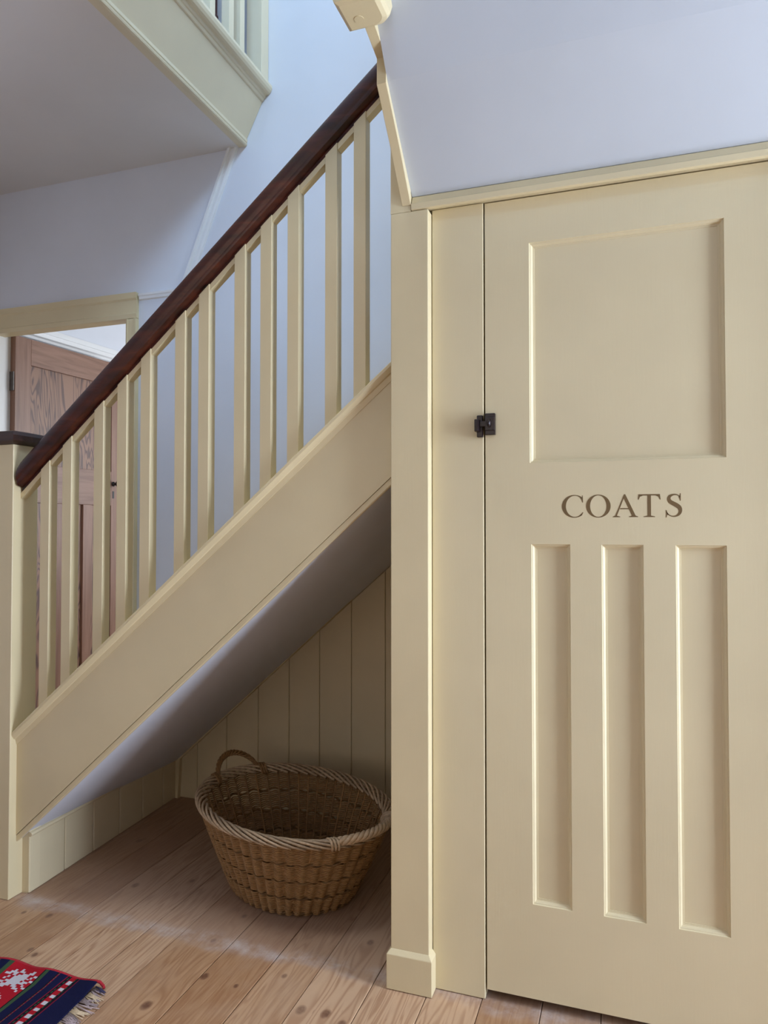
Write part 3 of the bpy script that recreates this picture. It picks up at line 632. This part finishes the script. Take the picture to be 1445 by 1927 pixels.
while z < H - 0.004:
    if any(abs(z - q) < 0.0040 for q in bands): z += 0.0055; i += 1; continue
    row(wv, z, sum(z > q for q in bands), 0.0026 if z > 0.06 else 0.0031); z += 0.0058 if z > 0.06 else 0.0066; i += 1
wv.build('weave', 'willow', bk, smooth=True, kind='stuff')
for q in bands + [0.010]:
    mb = MB(); wale(mb, q); mb.build('wale_band', 'willow', bk, smooth=True)
base = MB()
for k in range(1, 22):
    f = k / 22
    base.tube([Vector((-1.003 + A0 * f * math.cos(t) * ct - B0 * f * math.sin(t) * sn, 2.027 + A0 * f * math.cos(t) * sn + B0 * f * math.sin(t) * ct, 0.008 + 0.002 * math.cos(t * 9 + k * PI))) for t in [2 * PI * i / 48 for i in range(48)]], 0.0052, 4, closed=True)
base.build('base', 'willow', bk, smooth=True)
# braided border: each rod sweeps over the edge and runs along five stakes
for k in range(NS):
    pts = []; rad = []
    for j in range(15):
        t = j / 14; idx = k + 5.6 * t
        i0 = int(idx) % NS; fr_ = idx - int(idx)
        a0 = st_phi[i0]; a1 = st_phi[(i0 + 1) % NS]
        if a1 < a0: a1 += 2 * PI
        ph = a0 + (a1 - a0) * fr_
        q = PI * (1.18 - 1.42 * t)           # from the inside, over the top, down the outside
        pts.append(bp(ph, H + 0.004 + 0.0135 * math.sin(q), 0.0155 * math.cos(q) + 0.001)); rad.append(0.0044 - 0.0012 * t)
    MB().tube(pts, rad, 6).build('rim_rod', 'willow_pale', bk, smooth=True)
# two rope handles at the ends
def handle(phc, half, rise, out, wraps, thick=0.0058):
    mb = MB()
    for s_ in range(4):
        pts = []
        for j in range(49):
            t = j / 48; ph = phc - half + 2 * half * t; e = math.sin(PI * t) ** 0.6
            tw = 2 * PI * (t * wraps + s_ / 4)
            pts.append(bp(ph, H + 0.010 + rise * e + thick * math.sin(tw), out * e + thick * math.cos(tw)))
        mb.tube(pts, thick * 0.74, 6)
    for sgn in (-1, 1):                       # rods lapped over the border at each foot
        for d in (0.0, 0.032, 0.064):
            ph0 = phc + sgn * (half + 0.02 + d)
            mb.tube([bp(ph0 + sgn * -0.07 * (j / 8 - 0.5), H + 0.004 + 0.018 * math.sin(PI * (1.25 - 1.5 * j / 8)), 0.0195 * math.cos(PI * (1.25 - 1.5 * j / 8))) for j in range(9)], 0.0038, 6)
    return mb.build('handle', 'willow_pale' if rise < 0.03 else 'willow', bk, smooth=True)
handle(PI - 0.05, 0.30, 0.052, 0.012, 3.5)
handle(0.06, 0.42, 0.012, 0.012, 3.5, 0.0088)

# ------------------------------------------------------------------ woven rug
RX1, RY1 = -1.206, 1.412
rg = thing('woven_rug', 'flat woven rug with red field, navy stripes and white motifs on pine floor', 'rug', (-1.6, 1.05, 0))
cell = 0.0032; nxr, nyr = 250, 200
NAVY = (0.010, 0.011, 0.045); RED = (0.40, 0.012, 0.022); WHITE = (0.60, 0.57, 0.60); GREEN = (0.045, 0.085, 0.04); TAN = (0.16, 0.07, 0.05); BLACK = (0.012, 0.008, 0.016); CRIM = (0.20, 0.012, 0.03)
bird = ["..#....#....", "..##..##.#..", "#..###..###.", ".#.####.#.##", "..######....", "#..#####.#..", ".##.####..#.", "..#######...", ".#..####.##.", "#..##.###..#", "..##...##...", ".#.......#.."]
def colour(x, y):
    d = RX1 - x
    P_ = 0.40
    d = d % P_ if d > P_ else d
    if d < 0.058: return NAVY
    if d < 0.061: return CRIM
    if d < 0.066: return BLACK
    if d < 0.069: return GREEN if int(y / 0.006) % 2 else BLACK
    if d < 0.0865: return WHITE if (0.072 < d < 0.083 and (RY1 - y) % 0.0245 > 0.0135) else RED
    if d < 0.089: return BLACK
    if d < 0.0915: return GREEN if int(y / 0.006) % 2 else BLACK
    if d < 0.097: return BLACK
    if d < 0.099: return CRIM
    if d < 0.118: return NAVY
    if d < 0.122: return TAN if int(y / 0.004) % 2 else CRIM
    if d < 0.125: return BLACK
    if d < 0.148: return NAVY
    if d < 0.158: return GREEN
    if d < 0.160: return BLACK
    if d < 0.262:
        u = int((d - 0.160) / 0.0080); v_ = (RY1 - 0.012 - y)
        k = int(v_ / 0.082); w = int((v_ - k * 0.082) / 0.0062)
        if v_ > 0 and 0 <= w < 12:
            uu = u - (0 if k % 2 == 0 else 3)
            if 0 <= uu < 12 and bird[w][uu if k % 2 == 0 else 11 - uu] == '#' and u < 12: return WHITE
        return RED
    if d < 0.264: return BLACK
    if d < 0.274: return GREEN
    if d < 0.30: return NAVY
    if d < 0.305: return TAN
    if d < 0.345: return NAVY
    return RED if d < 0.36 else NAVY
vs_, fs_, cs = [], [], []
def rug_z(x, y):
    e = max(0, 1 - (RY1 - y) / 0.05); e2 = max(0, 1 - (RX1 - x) / 0.04)
    return 0.0035 + 0.0012 * math.sin(x * 31) * math.cos(y * 23) + e * (0.004 + 0.005 * math.sin(x * 46 + 1.0)) + e2 * 0.002
for j in range(nyr + 1):
    for i in range(nxr + 1):
        x = RX1 - i * cell; y = RY1 - j * cell
        yw = y + 0.0045 * math.sin(x * 43 + 0.5) * max(0, 1 - j * cell / 0.08)
        xw = x + 0.006 * math.sin(y * 17) * max(0, 1 - i * cell / 0.1)
        vs_.append((xw, yw, rug_z(x, y)))
for j in range(nyr):
    for i in range(nxr):
        a = j * (nxr + 1) + i; fs_.append((a, a + nxr + 1, a + nxr + 2, a + 1)); cs.append(colour(RX1 - (i + .5) * cell, RY1 - (j + .5) * cell))
me = bpy.data.meshes.new('rug_field'); me.from_pydata(vs_, [], fs_); me.materials.append(M['rug'])
ca = me.color_attributes.new('weave', 'FLOAT_COLOR', 'CORNER'); li = 0; buf = []
for c in cs: buf += list((*c, 1.0)) * 4
ca.data.foreach_set('color', buf); me.update()
rf = bpy.data.objects.new('rug_field', me); C.objects.link(rf); rf.parent = rg; rf.matrix_parent_inverse = Matrix.Translation(-rg.location)
sd = rf.modifiers.new('thickness', 'SOLIDIFY'); sd.thickness = 0.0032; sd.offset = -1
edge = [Vector((RX1 - i * 0.01, RY1 + 0.003 + 0.0045 * math.sin((RX1 - i * 0.01) * 43 + 0.5), rug_z(RX1 - i * 0.01, RY1) + 0.0012)) for i in range(81)]
edge = [Vector((RX1 + 0.012, RY1 - 0.001, 0.004)), Vector((RX1 + 0.007, RY1 + 0.003, 0.005))] + edge
MB().tube(edge, 0.0036, 8).build('edge_binding', 'red_wool', rg, smooth=True)
for i in range(60):
    y = RY1 - 0.008 - i * 0.0105
    big = i % 5; mname = 'tassel_pale' if big in (2, 3) else ('tassel_dark' if i == 0 else 'tassel')
    mb = MB(); ln = random.uniform(0.035, 0.058); an = random.uniform(-0.5, 0.25)
    for s_ in range(7):
        aa = an + random.uniform(-0.22, 0.22); l2 = ln * random.uniform(0.75, 1.05); y0 = y + random.uniform(-0.005, 0.005); x0 = RX1 + 0.006 * math.sin(y * 17)
        mb.tube([(x0 - 0.002, y0, 0.0045), (x0 + l2 * 0.4 * math.cos(aa), y0 + l2 * 0.4 * math.sin(aa) + random.uniform(-.002, .002), 0.0035), (x0 + l2 * math.cos(aa), y0 + l2 * math.sin(aa), 0.0022)], [0.0016, 0.0017, 0.0009], 4)
    mb.build('tassel', mname, rg, smooth=True)
